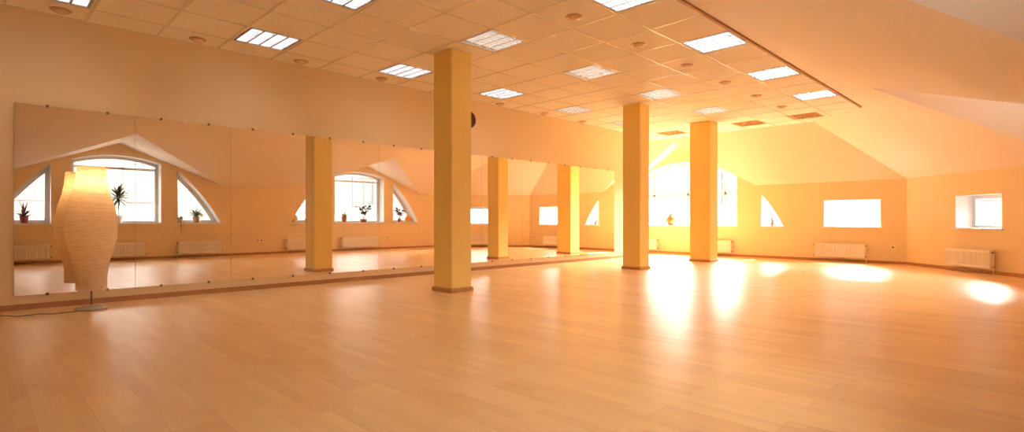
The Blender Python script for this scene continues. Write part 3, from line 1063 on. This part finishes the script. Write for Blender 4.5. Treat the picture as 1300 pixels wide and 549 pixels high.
t = thing('reddish_plant', 'dark reddish leafy plant behind the orange ball on a triangular window sill, in the mirror', 'potted plant', on_R(9.60, 0.16))
pot(t, 0.05, 0.062, 0.11, M['redpot'])
bm = bmesh.new(); bm2 = bmesh.new()
for i in range(7):
    az = i * 0.9; l = r.uniform(0.22, 0.38)
    e = Vector((cos(az) * l * 0.5, sin(az) * l * 0.2, 0.10 + l * 0.85))
    tube(bm2, [(0, 0, 0.09), e], 0.005, 6, r1=0.003)
    for j in range(6):
        oval(bm, Vector((0, 0, 0.10)).lerp(e, 0.45 + j * 0.11), r.uniform(0, 6.28), r.uniform(-0.2, 0.9), r.uniform(0.10, 0.15), 0.08, r.uniform(-0.5, 0.5))
obj('leaves', bm, M['redleaf'], t); obj('branches', bm2, M['stem'], t)
ball('orange_ball', 'round orange ball on a triangular window sill, in the mirror left of the nearest column', on_R(9.88, 0.12), 0.105, M['orange'], 'ornament')

# far wall: vase with twigs in the arched window, little plant in the triangular one
t = thing('round_vase', 'round amber vase with thin stems standing in the big arched window', 'vase', (FX + 0.16, 7.22, FZ))
bm = bmesh.new()
lathe(bm, [(0.05, 0.0), (0.09, 0.02), (0.125, 0.07), (0.135, 0.125), (0.12, 0.185), (0.075, 0.235), (0.038, 0.26), (0.030, 0.285), (0.036, 0.30), (0.030, 0.30), (0.024, 0.285), (0.0006, 0.27)], 36)
obj('body', bm, M['gourd'], t, smooth=True)
bm = bmesh.new()
for i in range(9):
    az = r.uniform(0, 6.28)
    tube(bm, [(0, 0, 0.27), (0.02 * cos(az), 0.03 * sin(az), 0.42), (0.04 * cos(az), 0.06 * sin(az), r.uniform(0.48, 0.62))], 0.004, 6, r1=0.002)
obj('twigs', bm, M['twig'], t)
t = thing('small_potted_plant', 'tiny plant in a dark pot in the small triangular window of the far wall', 'potted plant', (FX + 0.14, 4.62, FZ))
pot(t, 0.035, 0.045, 0.075, M['brownpot'])
bm = bmesh.new()
for i in range(14):
    blade(bm, (0, 0, 0.07), r.uniform(0, 6.28), r.uniform(0.9, 1.5), r.uniform(0.1, 0.24), 0.012, r.uniform(0.1, 0.8))
obj('leaves', bm, M['dleaf'], t)

# ---- houses across the street
def house(label, loc, rotz, w, h, cols, rows):
    t = thing('neighbouring_building', label, 'building', loc, rotz)
    bm = bmesh.new(); box(bm, -w / 2, w / 2, 0, 6, 0, h); obj('wall', bm, M['facade'], t)
    rf = bmesh.new()
    vs = [rf.verts.new(p) for p in ((-w / 2 - .4, -.4, h), (w / 2 + .4, -.4, h), (w / 2 + .4, 6.4, h), (-w / 2 - .4, 6.4, h), (-w / 2 + 2, 3, h + 1.6), (w / 2 - 2, 3, h + 1.6))]
    for f in ((0, 1, 5, 4), (1, 2, 5), (2, 3, 4, 5), (3, 0, 4), (0, 3, 2, 1)):
        rf.faces.new([vs[i] for i in f])
    obj('roof', rf, M['facade2'], t)
    for j in range(1, rows + 1):
        bm = bmesh.new(); box(bm, -w / 2 - 0.05, w / 2 + 0.05, -0.14, 0, j * h / rows - 0.22, j * h / rows - 0.02)
        obj('cornice', bm, M['facade2'], t)
    for i in range(cols):
        for j in range(rows):
            x = -w / 2 + (i + 0.5) * w / cols; z = (j + 0.28) * h / rows; hh = h / rows * 0.46
            bm = bmesh.new()
            for a in (-1, 1):
                box(bm, x + a * 0.62 - 0.09, x + a * 0.62 + 0.09, -0.08, 0, z - 0.1, z + hh + 0.1)
            box(bm, x - 0.53, x + 0.53, -0.08, 0, z - 0.1, z); box(bm, x - 0.53, x + 0.53, -0.08, 0, z + hh, z + hh + 0.1)
            box(bm, x - 0.03, x + 0.03, -0.05, 0, z, z + hh)
            wf = obj('window', bm, M['facade'], t)
            bm = bmesh.new(); box(bm, x - 0.53, x + 0.53, -0.02, -0.001, z, z + hh)
            obj('window_glass', bm, M['fwin'], wf)
house('pale plastered house across the street, seen through the mirrored dormer windows', (5.0, -12.0, -5.5), pi, 30, 9.5, 9, 3)
house('pale house outside the far arched window', (26.0, 6.1, -5.5), -pi / 2, 24, 9.5, 5, 3)
bm = bmesh.new(); box(bm, -40, 60, -40, 50, -5.7, -5.5)
g = obj('street_ground', bm, M['ground']); g['kind'] = 'structure'

# ================================================================ LIGHT
SUN_EL, SUN_AZ = radians(46), radians(-1)
sd = bpy.data.lights.new('sun', 'SUN')
sd.energy = 52.0
sd.color = (1.0, 0.91, 0.82)
sd.angle = radians(1.5)
so = bpy.data.objects.new('sun', sd)
so.rotation_euler = Vector((-cos(SUN_EL) * cos(SUN_AZ), -cos(SUN_EL) * sin(SUN_AZ), -sin(SUN_EL))).to_track_quat('-Z', 'Y').to_euler()
so.location = (30, 6, 20)
link(so)

w = bpy.data.worlds.new('sky')
scene.world = w
w.use_nodes = True
nt = w.node_tree
for n in list(nt.nodes):
    nt.nodes.remove(n)
out = nt.nodes.new('ShaderNodeOutputWorld')
bg = nt.nodes.new('ShaderNodeBackground')
tc = nt.nodes.new('ShaderNodeTexCoord')
dot = nt.nodes.new('ShaderNodeVectorMath'); dot.operation = 'DOT_PRODUCT'
dot.inputs[1].default_value = Vector((cos(0.5), 0.0, sin(0.5)))
nt.links.new(tc.outputs['Generated'], dot.inputs[0])
ramp = nt.nodes.new('ShaderNodeValToRGB')
ramp.color_ramp.elements[0].position = 0.78
SKY = (8.2, 8.2, 8.2); GLOW = (108.0, 98.0, 86.0)
ramp.color_ramp.elements[0].color = (0, 0, 0, 1)
ramp.color_ramp.elements[1].position = 1.0
ramp.color_ramp.elements[1].color = (1, 1, 1, 1)
ramp.color_ramp.interpolation = 'EASE'
nt.links.new(dot.outputs['Value'], ramp.inputs[0])
mx = nt.nodes.new('ShaderNodeMix'); mx.data_type = 'RGBA'
nt.links.new(ramp.outputs[0], mx.inputs[0])
mx.inputs[6].default_value = (*SKY, 1); mx.inputs[7].default_value = (*GLOW, 1)
nt.links.new(mx.outputs[2], bg.inputs['Color'])
bg.inputs['Strength'].default_value = 1.0
nt.links.new(bg.outputs[0], out.inputs[0])

# daylight portals in the window openings (they only guide the sky light through the glass)
for (plane, lp, kind) in WIN:
    ss = [s for s, z in lp]; zz = [z for s, z in lp]
    ld = bpy.data.lights.new('portal', 'AREA')
    ld.shape = 'RECTANGLE'
    ld.size = max(ss) - min(ss); ld.size_y = max(zz) - min(zz)
    ld.cycles.is_portal = True
    lo = bpy.data.objects.new('portal', ld)
    lo.location = plane.p((max(ss) + min(ss)) / 2, (max(zz) + min(zz)) / 2, DEPTH + 0.02)
    lo.rotation_euler = (-plane.n).to_track_quat('-Z', 'Y').to_euler()
    link(lo)

# ================================================================ CAMERA, VIEW
cd = bpy.data.cameras.new('camera')
cd.sensor_width = 36.0
cd.lens = 685.0 / 1300.0 * 36.0
cd.shift_y = 5.5 / 1300.0
cd.clip_start = 0.02
cam = bpy.data.objects.new('camera', cd)
cam.location = (0, 0, EYE)
cam.rotation_euler = (radians(90), 0, radians(-45))
link(cam)
scene.camera = cam

vs = scene.view_settings
scene.display_settings.display_device = 'sRGB'
vs.view_transform = 'Standard'
vs.look = 'None'
vs.gamma = 1.0
vs.exposure = 0.6
vs.use_curve_mapping = False
cy = scene.cycles
cy.use_denoising = True
cy.max_bounces = 10
cy.diffuse_bounces = 6
cy.glossy_bounces = 5
cy.transparent_max_bounces = 12
cy.sample_clamp_indirect = 8.0
cy.caustics_reflective = True
cy.blur_glossy = 0.3
